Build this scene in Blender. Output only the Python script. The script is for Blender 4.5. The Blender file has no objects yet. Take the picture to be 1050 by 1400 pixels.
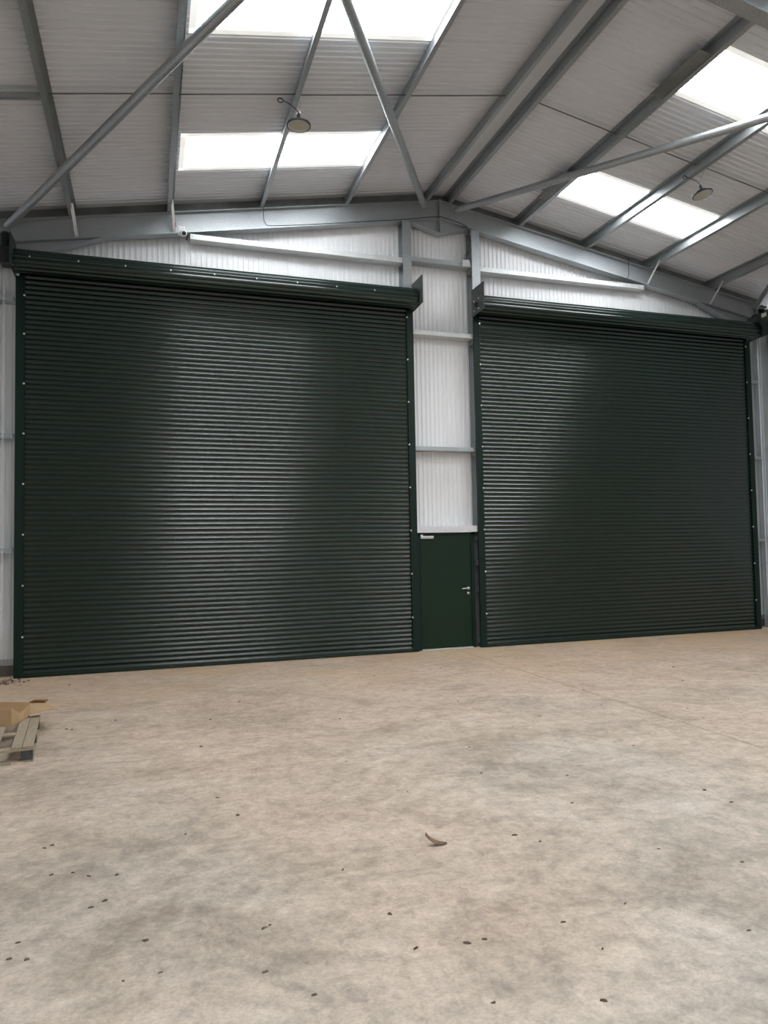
import bpy, bmesh, math, random
from mathutils import Matrix, Vector, Euler

scene = bpy.context.scene
COL = scene.collection
random.seed(7)

# ------------------------------------------------------------------ camera
FOCAL_PX = 984.69
YAW, PITCH, ROLL = -0.3153, 0.0479, 0.0182
cam_data = bpy.data.cameras.new('camera')
cam = bpy.data.objects.new('camera', cam_data)
COL.objects.link(cam)
cam_data.sensor_fit = 'HORIZONTAL'
cam_data.sensor_width = 36.0
cam_data.lens = 36.0 * FOCAL_PX / 1050.0
cam_data.clip_end = 200
_R = (Matrix.Rotation(YAW, 3, 'Z') @ Matrix.Rotation(PITCH, 3, 'X') @ Matrix.Rotation(ROLL, 3, 'Y'))
_cols = (_R.col[0], _R.col[2], -_R.col[1])
_m3 = Matrix(((_cols[0][0], _cols[1][0], _cols[2][0]),
              (_cols[0][1], _cols[1][1], _cols[2][1]),
              (_cols[0][2], _cols[1][2], _cols[2][2])))
cam.matrix_world = Matrix.Translation((-5.0192, -11.7389, 1.8242)) @ _m3.to_4x4()
scene.camera = cam

# ------------------------------------------------------------------ world, exposure
world = bpy.data.worlds.new('overcast_sky')
scene.world = world
world.use_nodes = True
bg = world.node_tree.nodes['Background']
bg.inputs['Color'].default_value = (0.90, 0.95, 1.0, 1)
bg.inputs['Strength'].default_value = 1.0
SKYLIGHT_STRENGTH = 14.5          # daylight coming through the translucent roof sheets
scene.view_settings.view_transform = 'Standard'
scene.view_settings.look = 'None'
scene.view_settings.gamma = 1.0
scene.view_settings.use_curve_mapping = False
scene.view_settings.exposure = 0.14

# ------------------------------------------------------------------ materials
def new_mat(name):
    m = bpy.data.materials.new(name)
    m.use_nodes = True
    nt = m.node_tree
    return m, nt, nt.nodes['Principled BSDF']

def ramp(nt, fac, stops):
    r = nt.nodes.new('ShaderNodeValToRGB')
    els = r.color_ramp.elements
    while len(els) < len(stops):
        els.new(0.5)
    for e, (p, c) in zip(els, stops):
        e.position = p
        e.color = (c[0], c[1], c[2], 1)
    nt.links.new(fac, r.inputs['Fac'])
    return r.outputs['Color']

def noise(nt, scale, detail=4, rough=0.55, coord='Object', stretch=None, dist=0.0):
    tc = nt.nodes.new('ShaderNodeTexCoord')
    n = nt.nodes.new('ShaderNodeTexNoise')
    n.inputs['Scale'].default_value = scale
    n.inputs['Detail'].default_value = detail
    n.inputs['Roughness'].default_value = rough
    n.inputs['Distortion'].default_value = dist
    if stretch:
        mp = nt.nodes.new('ShaderNodeMapping')
        mp.inputs['Scale'].default_value = stretch
        nt.links.new(tc.outputs[coord], mp.inputs['Vector'])
        nt.links.new(mp.outputs['Vector'], n.inputs['Vector'])
    else:
        nt.links.new(tc.outputs[coord], n.inputs['Vector'])
    return n.outputs['Fac']

def world_noise(nt, scale, detail=4, rough=0.55, stretch=(1, 1, 1), dist=0.0):
    g = nt.nodes.new('ShaderNodeNewGeometry')
    mp = nt.nodes.new('ShaderNodeMapping')
    mp.inputs['Scale'].default_value = stretch
    n = nt.nodes.new('ShaderNodeTexNoise')
    n.inputs['Scale'].default_value = scale
    n.inputs['Detail'].default_value = detail
    n.inputs['Roughness'].default_value = rough
    n.inputs['Distortion'].default_value = dist
    nt.links.new(g.outputs['Position'], mp.inputs['Vector'])
    nt.links.new(mp.outputs['Vector'], n.inputs['Vector'])
    return n.outputs['Fac']

def mix(nt, fac, a, b, blend='MIX'):
    m = nt.nodes.new('ShaderNodeMix')
    m.data_type = 'RGBA'
    m.blend_type = blend
    for sock, v in ((m.inputs[0], fac), (m.inputs[6], a), (m.inputs[7], b)):
        if hasattr(v, 'is_output'):
            nt.links.new(v, sock)
        elif isinstance(v, (int, float)):
            sock.default_value = v
        else:
            sock.default_value = (v[0], v[1], v[2], 1)
    return m.outputs[2]

def bump(nt, bsdf, height, strength=0.2, distance=0.01):
    b = nt.nodes.new('ShaderNodeBump')
    b.inputs['Strength'].default_value = strength
    b.inputs['Distance'].default_value = distance
    nt.links.new(height, b.inputs['Height'])
    nt.links.new(b.outputs['Normal'], bsdf.inputs['Normal'])

def simple(name, c1, c2, scale=6, rough=0.5, metal=0.0, spec=0.5, rough2=None, stretch=None):
    m, nt, b = new_mat(name)
    f = world_noise(nt, scale, 5, 0.6, stretch or (1, 1, 1))
    nt.links.new(ramp(nt, f, [(0.3, c1), (0.7, c2)]), b.inputs['Base Color'])
    b.inputs['Roughness'].default_value = rough
    b.inputs['Metallic'].default_value = metal
    b.inputs['Specular IOR Level'].default_value = spec
    if rough2 is not None:
        r = ramp(nt, f, [(0.3, (rough,) * 3), (0.7, (rough2,) * 3)])
        nt.links.new(r, b.inputs['Roughness'])
    return m

MAT = {}
# galvanised steel with a faint spangle
m, nt, b = new_mat('galvanised_steel')
f1 = world_noise(nt, 55, 3, 0.6)
f2 = world_noise(nt, 2.2, 4, 0.6)
c = mix(nt, f2, (0.28, 0.305, 0.315), (0.44, 0.465, 0.475))
c = mix(nt, 0.35, c, ramp(nt, f1, [(0.35, (0.25, 0.27, 0.28)), (0.65, (0.56, 0.585, 0.59))]))
nt.links.new(c, b.inputs['Base Color'])
b.inputs['Metallic'].default_value = 0.65
nt.links.new(ramp(nt, f1, [(0.3, (0.36,) * 3), (0.7, (0.52,) * 3)]), b.inputs['Roughness'])
MAT['galv'] = m
MAT['galv_bright'] = simple('bright_galvanised_steel', (0.56, 0.58, 0.58), (0.68, 0.69, 0.69), 9, 0.5, 0.3)
MAT['galv_dull'] = simple('dark_galvanised_steel', (0.13, 0.135, 0.13), (0.23, 0.235, 0.23), 3, 0.6, 0.3, 0.4)  # dark steel; on the gable closure strip the colour stands for shade
MAT['zinc'] = simple('bright_zinc', (0.7, 0.71, 0.72), (0.82, 0.83, 0.84), 20, 0.35, 0.5)
# white coated liner sheet
m, nt, b = new_mat('white_liner_sheet')
f = world_noise(nt, 0.9, 4, 0.6)
nt.links.new(ramp(nt, f, [(0.3, (0.76, 0.765, 0.775)), (0.7, (0.82, 0.82, 0.825))]), b.inputs['Base Color'])
b.inputs['Roughness'].default_value = 0.42
MAT['liner'] = m
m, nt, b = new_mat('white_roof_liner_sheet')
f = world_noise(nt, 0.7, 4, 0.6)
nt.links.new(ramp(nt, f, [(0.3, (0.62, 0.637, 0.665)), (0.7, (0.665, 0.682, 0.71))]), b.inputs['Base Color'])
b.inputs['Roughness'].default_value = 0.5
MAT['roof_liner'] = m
# dark green plastisol paint
m, nt, b = new_mat('dark_green_paint')
f = world_noise(nt, 1.5, 4, 0.6)
nt.links.new(ramp(nt, f, [(0.3, (0.003, 0.014, 0.0098)), (0.7, (0.004, 0.0175, 0.0125))]), b.inputs['Base Color'])
b.inputs['Roughness'].default_value = 0.225
b.inputs['Specular IOR Level'].default_value = 0.6
# slightly wavy roll-formed laths: the gloss spreads sideways more than up and down
b.inputs['Anisotropic'].default_value = 0.45
tg = nt.nodes.new('ShaderNodeCombineXYZ')
tg.inputs[0].default_value = 1.0
nt.links.new(tg.outputs[0], b.inputs['Tangent'])
MAT['green'] = m
MAT['green_frame'] = simple('dark_green_coated_steel', (0.003, 0.0135, 0.0095), (0.004, 0.017, 0.012), 3, 0.5, 0, 0.25)
MAT['green_door'] = simple('green_door_paint', (0.0065, 0.021, 0.0115), (0.008, 0.025, 0.014), 3, 0.5, 0, 0.22)
MAT['black'] = simple('black_steel', (0.010, 0.012, 0.014), (0.02, 0.022, 0.025), 8, 0.45, 0.2)
MAT['plate'] = simple('dark_mill_steel_plate', (0.035, 0.045, 0.042), (0.06, 0.07, 0.066), 9, 0.5, 0.3)
MAT['rubber'] = simple('black_cable_rubber', (0.012, 0.012, 0.013), (0.02, 0.02, 0.02), 30, 0.6)
MAT['white_plastic'] = simple('white_plastic', (0.74, 0.75, 0.75), (0.8, 0.8, 0.8), 12, 0.4)
MAT['grey_plastic'] = simple('grey_plastic_box', (0.42, 0.46, 0.46), (0.5, 0.54, 0.54), 12, 0.5)
MAT['lens_glass'] = simple('frosted_lamp_cover', (0.40, 0.40, 0.37), (0.47, 0.46, 0.42), 10, 0.3)
MAT['led_board'] = simple('yellow_led_board', (0.42, 0.42, 0.20), (0.5, 0.48, 0.25), 40, 0.4)
MAT['chrome'] = simple('brushed_steel', (0.6, 0.61, 0.6), (0.72, 0.73, 0.72), 30, 0.28, 0.9)
MAT['dark_glass'] = simple('black_camera_lens', (0.01, 0.01, 0.012), (0.02, 0.02, 0.022), 5, 0.08)
MAT['kerb'] = simple('dark_concrete_kerb', (0.10, 0.09, 0.08), (0.17, 0.15, 0.135), 7, 0.85)
MAT['sill'] = simple('pale_door_sill', (0.55, 0.55, 0.52), (0.65, 0.65, 0.62), 9, 0.45, 0.3)
MAT['joint'] = simple('dark_joint_filler', (0.10, 0.085, 0.07), (0.15, 0.13, 0.11), 12, 0.9)
MAT['leaf'] = simple('dry_brown_leaf', (0.10, 0.055, 0.03), (0.20, 0.12, 0.07), 60, 0.75)
MAT['crumb'] = simple('dark_soil_crumb', (0.06, 0.042, 0.03), (0.20, 0.15, 0.11), 40, 0.9)
MAT['bark'] = simple('pale_wood_splinter', (0.42, 0.30, 0.22), (0.55, 0.42, 0.32), 40, 0.8)
MAT['label'] = simple('white_paper_sticker', (0.7, 0.71, 0.7), (0.76, 0.76, 0.75), 30, 0.6)

# weathered pallet timber
m, nt, b = new_mat('weathered_timber')
f = noise(nt, 9, 6, 0.65, 'Object', (9, 1, 9), 0.6)
f2 = world_noise(nt, 2.5, 3)
c = ramp(nt, f, [(0.25, (0.16, 0.12, 0.08)), (0.5, (0.33, 0.27, 0.19)), (0.8, (0.46, 0.39, 0.29))])
c = mix(nt, f2, c, (0.35, 0.29, 0.215), 'MIX')
nt.links.new(c, b.inputs['Base Color'])
b.inputs['Roughness'].default_value = 0.85
bump(nt, b, f, 0.4, 0.004)
MAT['timber'] = m
MAT['block'] = simple('dark_grey_painted_timber', (0.028, 0.029, 0.030), (0.08, 0.081, 0.082), 14, 0.8)
m, nt, b = new_mat('brown_cardboard')
f = world_noise(nt, 6, 4, 0.6)
nt.links.new(ramp(nt, f, [(0.3, (0.44, 0.29, 0.155)), (0.7, (0.52, 0.36, 0.20))]), b.inputs['Base Color'])
b.inputs['Roughness'].default_value = 0.85
MAT['card'] = m

# concrete floor: beige dust over grey trowelled concrete
m, nt, b = new_mat('dusty_concrete_floor')
big = world_noise(nt, 0.32, 4, 0.6, (1, 1, 1), 0.4)
mid = world_noise(nt, 1.1, 6, 0.65, (1, 1.25, 1), 0.7)
fine = world_noise(nt, 7, 8, 0.72, (1, 1, 1), 0.4)
micro = world_noise(nt, 60, 4, 0.7)
g = nt.nodes.new('ShaderNodeNewGeometry')
sep = nt.nodes.new('ShaderNodeSeparateXYZ')
nt.links.new(g.outputs['Position'], sep.inputs[0])
# the beige soil film is thick by the doors and worn off towards the middle of the hall
mr = nt.nodes.new('ShaderNodeMapRange')
mr.inputs['From Min'].default_value = -9.0
mr.inputs['From Max'].default_value = -2.5
mr.inputs['To Min'].default_value = 0.0
mr.inputs['To Max'].default_value = 0.62
nt.links.new(sep.outputs['Y'], mr.inputs['Value'])
ad = nt.nodes.new('ShaderNodeMath'); ad.operation = 'ADD'
nt.links.new(mr.outputs[0], ad.inputs[0])
sc = nt.nodes.new('ShaderNodeMath'); sc.operation = 'MULTIPLY_ADD'
nt.links.new(big, sc.inputs[0]); sc.inputs[1].default_value = 1.5; sc.inputs[2].default_value = -0.50
nt.links.new(sc.outputs[0], ad.inputs[1]); ad.use_clamp = True
grey = ramp(nt, mid, [(0.30, (0.25, 0.22, 0.185)), (0.44, (0.36, 0.325, 0.28)), (0.56, (0.455, 0.41, 0.355)), (0.72, (0.55, 0.51, 0.455))])
tan = ramp(nt, mid, [(0.30, (0.42, 0.315, 0.235)), (0.5, (0.53, 0.41, 0.305)), (0.75, (0.61, 0.485, 0.375))])
c = mix(nt, ad.outputs[0], grey, tan)
c = mix(nt, 0.55, c, ramp(nt, fine, [(0.32, (0.26, 0.26, 0.26)), (0.50, (0.5, 0.5, 0.5)), (0.68, (0.70, 0.70, 0.70))]), 'OVERLAY')
med = world_noise(nt, 22, 6, 0.75, (1, 1, 1), 0.6)
c = mix(nt, 0.42, c, ramp(nt, med, [(0.33, (0.28, 0.28, 0.28)), (0.50, (0.5, 0.5, 0.5)), (0.67, (0.68, 0.68, 0.68))]), 'OVERLAY')
c = mix(nt, 0.22, c, ramp(nt, micro, [(0.35, (0.3, 0.3, 0.3)), (0.65, (0.7, 0.7, 0.7))]), 'OVERLAY')
# darker scuffs
sm = world_noise(nt, 2.3, 7, 0.7, (0.55, 1.5, 1), 0.9)
c = mix(nt, ramp(nt, sm, [(0.57, (0, 0, 0)), (0.72, (0.6,) * 3)]), c, (0.27, 0.235, 0.195))
pit = world_noise(nt, 11, 5, 0.8, (1, 1, 1), 1.2)
c = mix(nt, ramp(nt, pit, [(0.66, (0, 0, 0)), (0.74, (0.55,) * 3)]), c, (0.17, 0.14, 0.11))
# orange soil stain in front of the big shutter
st = world_noise(nt, 1.2, 4, 0.6, (0.45, 1.0, 1), 0.5)
mr2 = nt.nodes.new('ShaderNodeMapRange')
mr2.inputs['From Min'].default_value = -3.2
mr2.inputs['From Max'].default_value = -0.3
nt.links.new(sep.outputs['Y'], mr2.inputs['Value'])
mu = nt.nodes.new('ShaderNodeMath'); mu.operation = 'MULTIPLY'
nt.links.new(mr2.outputs[0], mu.inputs[0])
nt.links.new(ramp(nt, st, [(0.35, (0, 0, 0)), (0.65, (0.75,) * 3)]), mu.inputs[1])
c = mix(nt, mu.outputs[0], c, (0.56, 0.385, 0.225))
nt.links.new(c, b.inputs['Base Color'])
b.inputs['Roughness'].default_value = 0.62
b.inputs['Specular IOR Level'].default_value = 0.35
bump(nt, b, fine, 0.12, 0.006)
MAT['concrete'] = m

# daylit translucent roof sheet
def lit(name, col, strength):
    m, nt, b = new_mat(name)
    b.inputs['Base Color'].default_value = (0.8, 0.82, 0.84, 1)
    b.inputs['Roughness'].default_value = 0.35
    b.inputs['Emission Color'].default_value = (*col, 1)
    b.inputs['Emission Strength'].default_value = strength
    return m
MAT['skylight'] = lit('translucent_rooflight_sheet', (0.95, 0.975, 1.0), SKYLIGHT_STRENGTH)
MAT['skylight_rib'] = lit('translucent_rooflight_rib', (0.93, 0.96, 1.0), 0.72)
MAT['skylight_edge'] = lit('double_skin_rooflight_edge', (1.0, 0.98, 0.90), 0.5)

# ------------------------------------------------------------------ mesh helpers
class MB:
    """collects shapes and links them as ONE mesh object"""
    def __init__(self):
        self.v = []; self.f = []; self.smooth = []
    def add(self, verts, faces, smooth=False):
        o = len(self.v)
        self.v += [tuple(p) for p in verts]
        self.f += [tuple(i + o for i in q) for q in faces]
        self.smooth += [smooth] * len(faces)
        return self
    def box(self, x0, x1, y0, y1, z0, z1):
        v = [(x0, y0, z0), (x1, y0, z0), (x1, y1, z0), (x0, y1, z0),
             (x0, y0, z1), (x1, y0, z1), (x1, y1, z1), (x0, y1, z1)]
        return self.add(v, [(3, 2, 1, 0), (4, 5, 6, 7), (0, 1, 5, 4), (1, 2, 6, 5), (2, 3, 7, 6), (3, 0, 4, 7)])
    def loft(self, rings, closed=True, caps=True, smooth=False):
        n = len(rings[0]); o = []
        v = [p for r in rings for p in r]
        f = []
        for k in range(len(rings) - 1):
            for i in range(n if closed else n - 1):
                j = (i + 1) % n
                f.append((k * n + i, k * n + j, (k + 1) * n + j, (k + 1) * n + i))
        self.add(v, f, smooth)
        if caps and closed:
            self.add(rings[0], [tuple(range(n))[::-1]])
            self.add(rings[-1], [tuple(range(n))])
        return self
    def beam(self, prof, a, b, up=(0, 0, 1)):
        """extrude a 2D profile (side, up) from a to b"""
        a = Vector(a); b = Vector(b); d = (b - a).normalized()
        up = Vector(up); s = d.cross(up).normalized(); u = s.cross(d)
        return self.loft([[p + s * q[0] + u * q[1] for q in prof] for p in (a, b)])
    def tube(self, pts, r, n=10, caps=True):
        pts = [Vector(p) for p in pts]
        rings = []
        ref = Vector((0, 0, 1))
        d0 = (pts[1] - pts[0]).normalized()
        if abs(d0.dot(ref)) > 0.95:
            ref = Vector((1, 0, 0))
        for i, p in enumerate(pts):
            d = (pts[min(i + 1, len(pts) - 1)] - pts[max(i - 1, 0)]).normalized()
            s = d.cross(ref)
            if s.length < 1e-4:
                s = d.cross(Vector((0, 1, 0)))
            s.normalize(); u = s.cross(d); ref = u
            rings.append([p + s * math.cos(2 * math.pi * k / n) * r + u * math.sin(2 * math.pi * k / n) * r for k in range(n)])
        return self.loft(rings, True, caps, True)
    def lathe(self, prof, c, axis=(0, 0, 1), n=24):
        """prof: (radius, height) list"""
        c = Vector(c); ax = Vector(axis).normalized()
        t = Vector((1, 0, 0)) if abs(ax.x) < 0.9 else Vector((0, 1, 0))
        s = ax.cross(t).normalized(); u = ax.cross(s)
        rings = [[c + ax * h + s * math.cos(2 * math.pi * k / n) * r + u * math.sin(2 * math.pi * k / n) * r for k in range(n)] for r, h in prof]
        return self.loft(rings, True, True, True)
    def mesh(self, name):
        me = bpy.data.meshes.new(name)
        me.from_pydata(self.v, [], self.f)
        me.polygons.foreach_set('use_smooth', self.smooth)
        bm = bmesh.new(); bm.from_mesh(me)
        bmesh.ops.recalc_face_normals(bm, faces=bm.faces)
        bm.to_mesh(me); bm.free()
        return me
    def build(self, name, mat, parent=None):
        return link(name, self.mesh(name), mat, parent)

def link(name, me, mat=None, parent=None):
    o = bpy.data.objects.new(name, me)
    COL.objects.link(o)
    if mat is not None and me is not None and not me.materials:
        me.materials.append(MAT[mat])
    if parent is not None:
        o.parent = parent
    return o

def tag(o, label=None, cat=None, group=None, kind=None):
    if label: o['label'] = label
    if cat: o['category'] = cat
    if group: o['group'] = group
    if kind: o['kind'] = kind
    return o

def empty(name, loc=(0, 0, 0), label=None, cat=None, group=None, kind=None):
    o = bpy.data.objects.new(name, None)
    o.empty_display_size = 0.2
    o.location = loc
    COL.objects.link(o)
    return tag(o, label, cat, group, kind)

def bevel(o, w=0.004, seg=1):
    md = o.modifiers.new('bevel', 'BEVEL'); md.width = w; md.segments = seg; md.limit_method = 'ANGLE'
    return o

# ------------------------------------------------------------------ building constants
T = math.tan(math.radians(10.0))        # roof pitch 10 degrees
ZR = 8.08                               # rafter top at the ridge
YW = 0.295                              # inner face of the gable cladding
YB = -24.0                              # far end of the hall, behind the camera
HALF = 7.72                             # side wall inner face
PUR = 0.20                              # purlin depth
YT = 0.222                              # roof closure strip
YF = 0.13                               # centre line of the gable frame
def zraf(x, h=0.0): return ZR + h - T * abs(x)

# ------------------------------------------------------------------ floor
floor = empty('floor', (0, 0, 0), 'dusty beige and grey concrete floor slab with saw cut joints', None, None, 'structure')
MB().box(-HALF - .2, HALF + .2, YB - .2, YW + .1, -0.2, -0.03).build('joint_filler', 'joint', floor)
xs = [-HALF - .1, 0.09, HALF + .1]
ys = [YB - .1, -17.6, -11.6, -5.62, YW + .05]
for i in range(2):
    for j in range(4):
        g = 0.006
        o = MB().box(xs[i] + g, xs[i + 1] - g, ys[j] + g, ys[j + 1] - g, -0.15, 0).build('concrete_slab', 'concrete', floor)
        bevel(o, 0.003)

# ------------------------------------------------------------------ ribbed sheets
def rib_profile(width, pitch, depth, rib=0.036, bev=0.008, groove=0.006):
    """(u, out) points across one sheet: shallow ribs standing proud, edges turned back at the joint"""
    n = max(1, round(width / pitch)); p = width / n
    pts = [(0.0, -0.012), (groove * .5, 0.0)]
    for k in range(n):
        c = (k + .5) * p
        pts += [(c - rib / 2 - bev, 0), (c - rib / 2, depth), (c + rib / 2, depth), (c + rib / 2 + bev, 0)]
    pts += [(width - groove * .5, 0.0), (width, -0.012)]
    return pts

wall_back = empty('wall_back', (0, YW, 0), 'white ribbed gable wall cladding around and above the roller shutters', None, None, 'structure')
def gable_sheet(x0, x1, zb):
    pr = rib_profile(x1 - x0, 0.0833, 0.010, 0.03, 0.007)
    poly = [(x0 + u, -o) for u, o in pr] + [(x1, 0.05), (x0, 0.05)]
    lo = [(x, y, zb) for x, y in poly]
    hi = [(x, y, zraf(x, PUR + .06)) for x, y in poly]
    MB().loft([lo, hi]).build('wall_panel', 'liner', wall_back)
edges = [(-7.75, -6.88, 0.24)]
for k in range(6):
    a = -6.88 + k * (6.88 - .70) / 6
    edges.append((a, a + (6.88 - .70) / 6, 5.9))
edges += [(-.70, .13, 2.1), (.13, .70, 2.1)]
for k in range(6):
    a = .70 + k * (6.88 - .70) / 6
    edges.append((a, a + (6.88 - .70) / 6, 5.9))
edges += [(6.88, 7.75, 0.24)]
for e in edges:
    gable_sheet(*e)
# dark kerb and drip flashing at the foot of the cladding
for s, n in ((-1, 'baseboard_left'), (1, 'baseboard_right')):
    xa, xb = sorted((s * 6.93, s * 7.75))
    k = MB().box(xa, xb, YW - .01, YW + .07, 0.0, 0.16).build(n, 'kerb')
    tag(k, 'dark concrete kerb under the gable cladding at the %s edge' % ('left' if s < 0 else 'right'), None, None, 'structure')
    MB().box(xa, xb, YW - .03, YW + .05, 0.16, 0.25).build('flashing', 'galv', k)

# side walls and the far wall behind the camera
def sheet_wall(name, label, p0, direction, length, z1, inward):
    w = empty(name, p0, label, None, None, 'structure')
    pr = rib_profile(1.0, 0.1, 0.006)
    d = Vector(direction); n = Vector(inward)
    poly = [d * u + n * o for u, o in pr] + [d * 1.0 - n * .05, -n * .05]
    me = MB().loft([[p for p in poly], [p + Vector((0, 0, z1)) for p in poly]]).mesh('wall_panel')
    me.materials.append(MAT['liner'])
    for k in range(int(length)):
        o = link('wall_panel', me, None, w)
        o.location = d * k
    return w
ze = zraf(HALF, PUR)
sheet_wall('wall_left', 'white ribbed cladding of the left side wall', (-HALF, YB, 0), (0, 1, 0), 24, ze + .05, (1, 0, 0))
sheet_wall('wall_right', 'white ribbed cladding of the right side wall', (HALF, YB, 0), (0, 1, 0), 24, ze + .05, (-1, 0, 0))
sheet_wall('wall_front', 'white ribbed end wall behind the viewer', (-8, YB - .02, 0), (1, 0, 0), 16, 8.4, (0, 1, 0))

# ------------------------------------------------------------------ roof: sheets one metre wide, ridge to eave, with rooflights
ceiling = empty('ceiling', (0, 0, ZR + PUR), 'pale grey ribbed roof liner sheets on both slopes', None, None, 'structure')
SX0, SX1 = 1.74, 4.60
Y0 = 0.13
CA = math.cos(math.radians(10))
def roof_mesh(xa, xb):
    pr = rib_profile(1.0, 0.1, 0.014, 0.036, 0.010)
    rings = []
    for x in (xa, xb):
        rings.append([(x, -u, -T * x - o) for u, o in pr] + [(x, -1.0, -T * x + .08), (x, 0.0, -T * x + .08)])
    me = MB().loft(rings).mesh('roof_panel')
    me.materials.append(MAT['roof_liner'])
    return me
def mirrored(me):
    m2 = me.copy()
    for v in m2.vertices:
        v.co.x = -v.co.x
    m2.flip_normals()
    return m2
full = roof_mesh(0.0, HALF + .1)
up = roof_mesh(0.0, SX0)
lowm = roof_mesh(SX1, HALF + .1)
meshes = {1: (full, up, lowm), -1: tuple(mirrored(q) for q in (full, up, lowm))}
sky_index = 0
win_labels = {
    (-1, 1): 'bright skylight sheet over the left shutter, nearest the gable wall',
    (1, 1): 'bright skylight sheet over the right shutter, nearest the gable wall',
    (-1, 4): 'bright skylight at the top edge on the left roof slope',
    (1, 4): 'bright skylight cut by the right edge, higher on the right roof slope',
}
# one short strip closes the roof above the gable wall
for s in (-1, 1):
    for xa, xb in ((0.0, HALF + .1),):
        P = [(s * xa, Y0, zraf(xa, PUR)), (s * xb, Y0, zraf(xb, PUR)), (s * xb, YW + .1, zraf(xb, PUR)), (s * xa, YW + .1, zraf(xa, PUR))]
        MB().loft([P, [(a, b_, c_ + .08) for a, b_, c_ in P]]).build('roof_panel', 'roof_liner', ceiling).location = (0, 0, -ZR - PUR)
    for k in range(25):
        y = Y0 - k
        lit_k = (k % 3 == 1)
        for me in ([meshes[s][1], meshes[s][2]] if lit_k else [meshes[s][0]]):
            o = link('roof_panel', me, None, ceiling)
            o.location = (0, y, 0)
        if not lit_k:
            continue
        sky_index += 1
        w = empty('window_%d' % sky_index, (s * 3.17, y - .5, zraf(3.17, PUR)),
                  win_labels.get((s, k), 'bright translucent skylight sheet in the %s roof slope behind the viewer' % ('left' if s < 0 else 'right')), None, None, 'structure')
        base = Vector(w.location)
        def P(x, dy, h):
            return (s * x - base.x, y - dy - base.y, zraf(x, PUR + h) - base.z)
        e = 0.075
        segs = ((SX0 + e, 3.17), (3.17, SX1 - e))
        for xa, xb in segs:
            q = [P(xa, e, .03), P(xb, e, .03), P(xb, 1 - e, .03), P(xa, 1 - e, .03)]
            q2 = [P(xa, e, .05), P(xb, e, .05), P(xb, 1 - e, .05), P(xa, 1 - e, .05)]
            MB().loft([q, q2]).build('pane', 'skylight', w)
        if k < 6:
            mb = MB()
            for r in range(9):
                c0 = .14 + r * .09
                a = [P(SX0 + e, c0 - .006, .02), P(SX0 + e, c0 + .006, .02), P(SX0 + e, c0 + .003, .03), P(SX0 + e, c0 - .003, .03)]
                a2 = [P(SX1 - e, c0 - .006, .02), P(SX1 - e, c0 + .006, .02), P(SX1 - e, c0 + .003, .03), P(SX1 - e, c0 - .003, .03)]
                mb.loft([a, a2])
            mb.build('pane_ribs', 'skylight_rib', w)
        fr = MB()
        for xa, xb, da, db in ((SX0, SX0 + e, 0, 1), (SX1 - e, SX1, 0, 1), (SX0, SX1, 0, e), (SX0, SX1, 1 - e, 1)):
            q = [P(xa, da, 0), P(xb, da, 0), P(xb, db, 0), P(xa, db, 0)]
            q2 = [P(xa, da, .05), P(xb, da, .05), P(xb, db, .05), P(xa, db, .05)]
            fr.loft([q, q2])
        fr.build('frame', 'skylight_edge', w)
        if s > 0 and k < 6:
            q = [P(1.41, .05, -.185), P(1.60, .05, -.185), P(1.60, .97, -.185), P(1.41, .97, -.185)]
            q2 = [P(1.41, .05, -.180), P(1.60, .05, -.180), P(1.60, .97, -.180), P(1.41, .97, -.180)]
            tag(MB().loft([q, q2]).build('flashing', 'galv_dull', w), 'dark grey backing plate on the purlin')
# strip closing the gap between gable rafter and roof, its shade in the colour
for s, n in ((-1, 'trim_1'), (1, 'trim_2')):
    q = [(s * 0.0, YT, zraf(0, -.06)), (s * 7.4, YT, zraf(7.4, -.06)), (s * 7.4, YT, zraf(7.4, PUR)), (s * 0.0, YT, zraf(0, PUR))]
    q2 = [(a, YT + .004, c_) for a, b_, c_ in q]
    o = MB().loft([q, q2]).build(n, 'galv_dull')
    tag(o, 'steel closure strip coloured dark for shade above the %s gable rafter' % ('left' if s < 0 else 'right'), None, None, 'structure')
# ridge cover
o = MB().loft([[(-.17, y, zraf(.17, PUR - .012)), (.17, y, zraf(.17, PUR - .012)), (.17, y, zraf(.17, PUR)), (-.17, y, zraf(.17, PUR))] for y in (YB, YW - .015)]).build('trim_3', 'roof_liner')
tag(o, 'pale flat ridge closure strip running between the two ridge purlins', None, None, 'structure')

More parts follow.
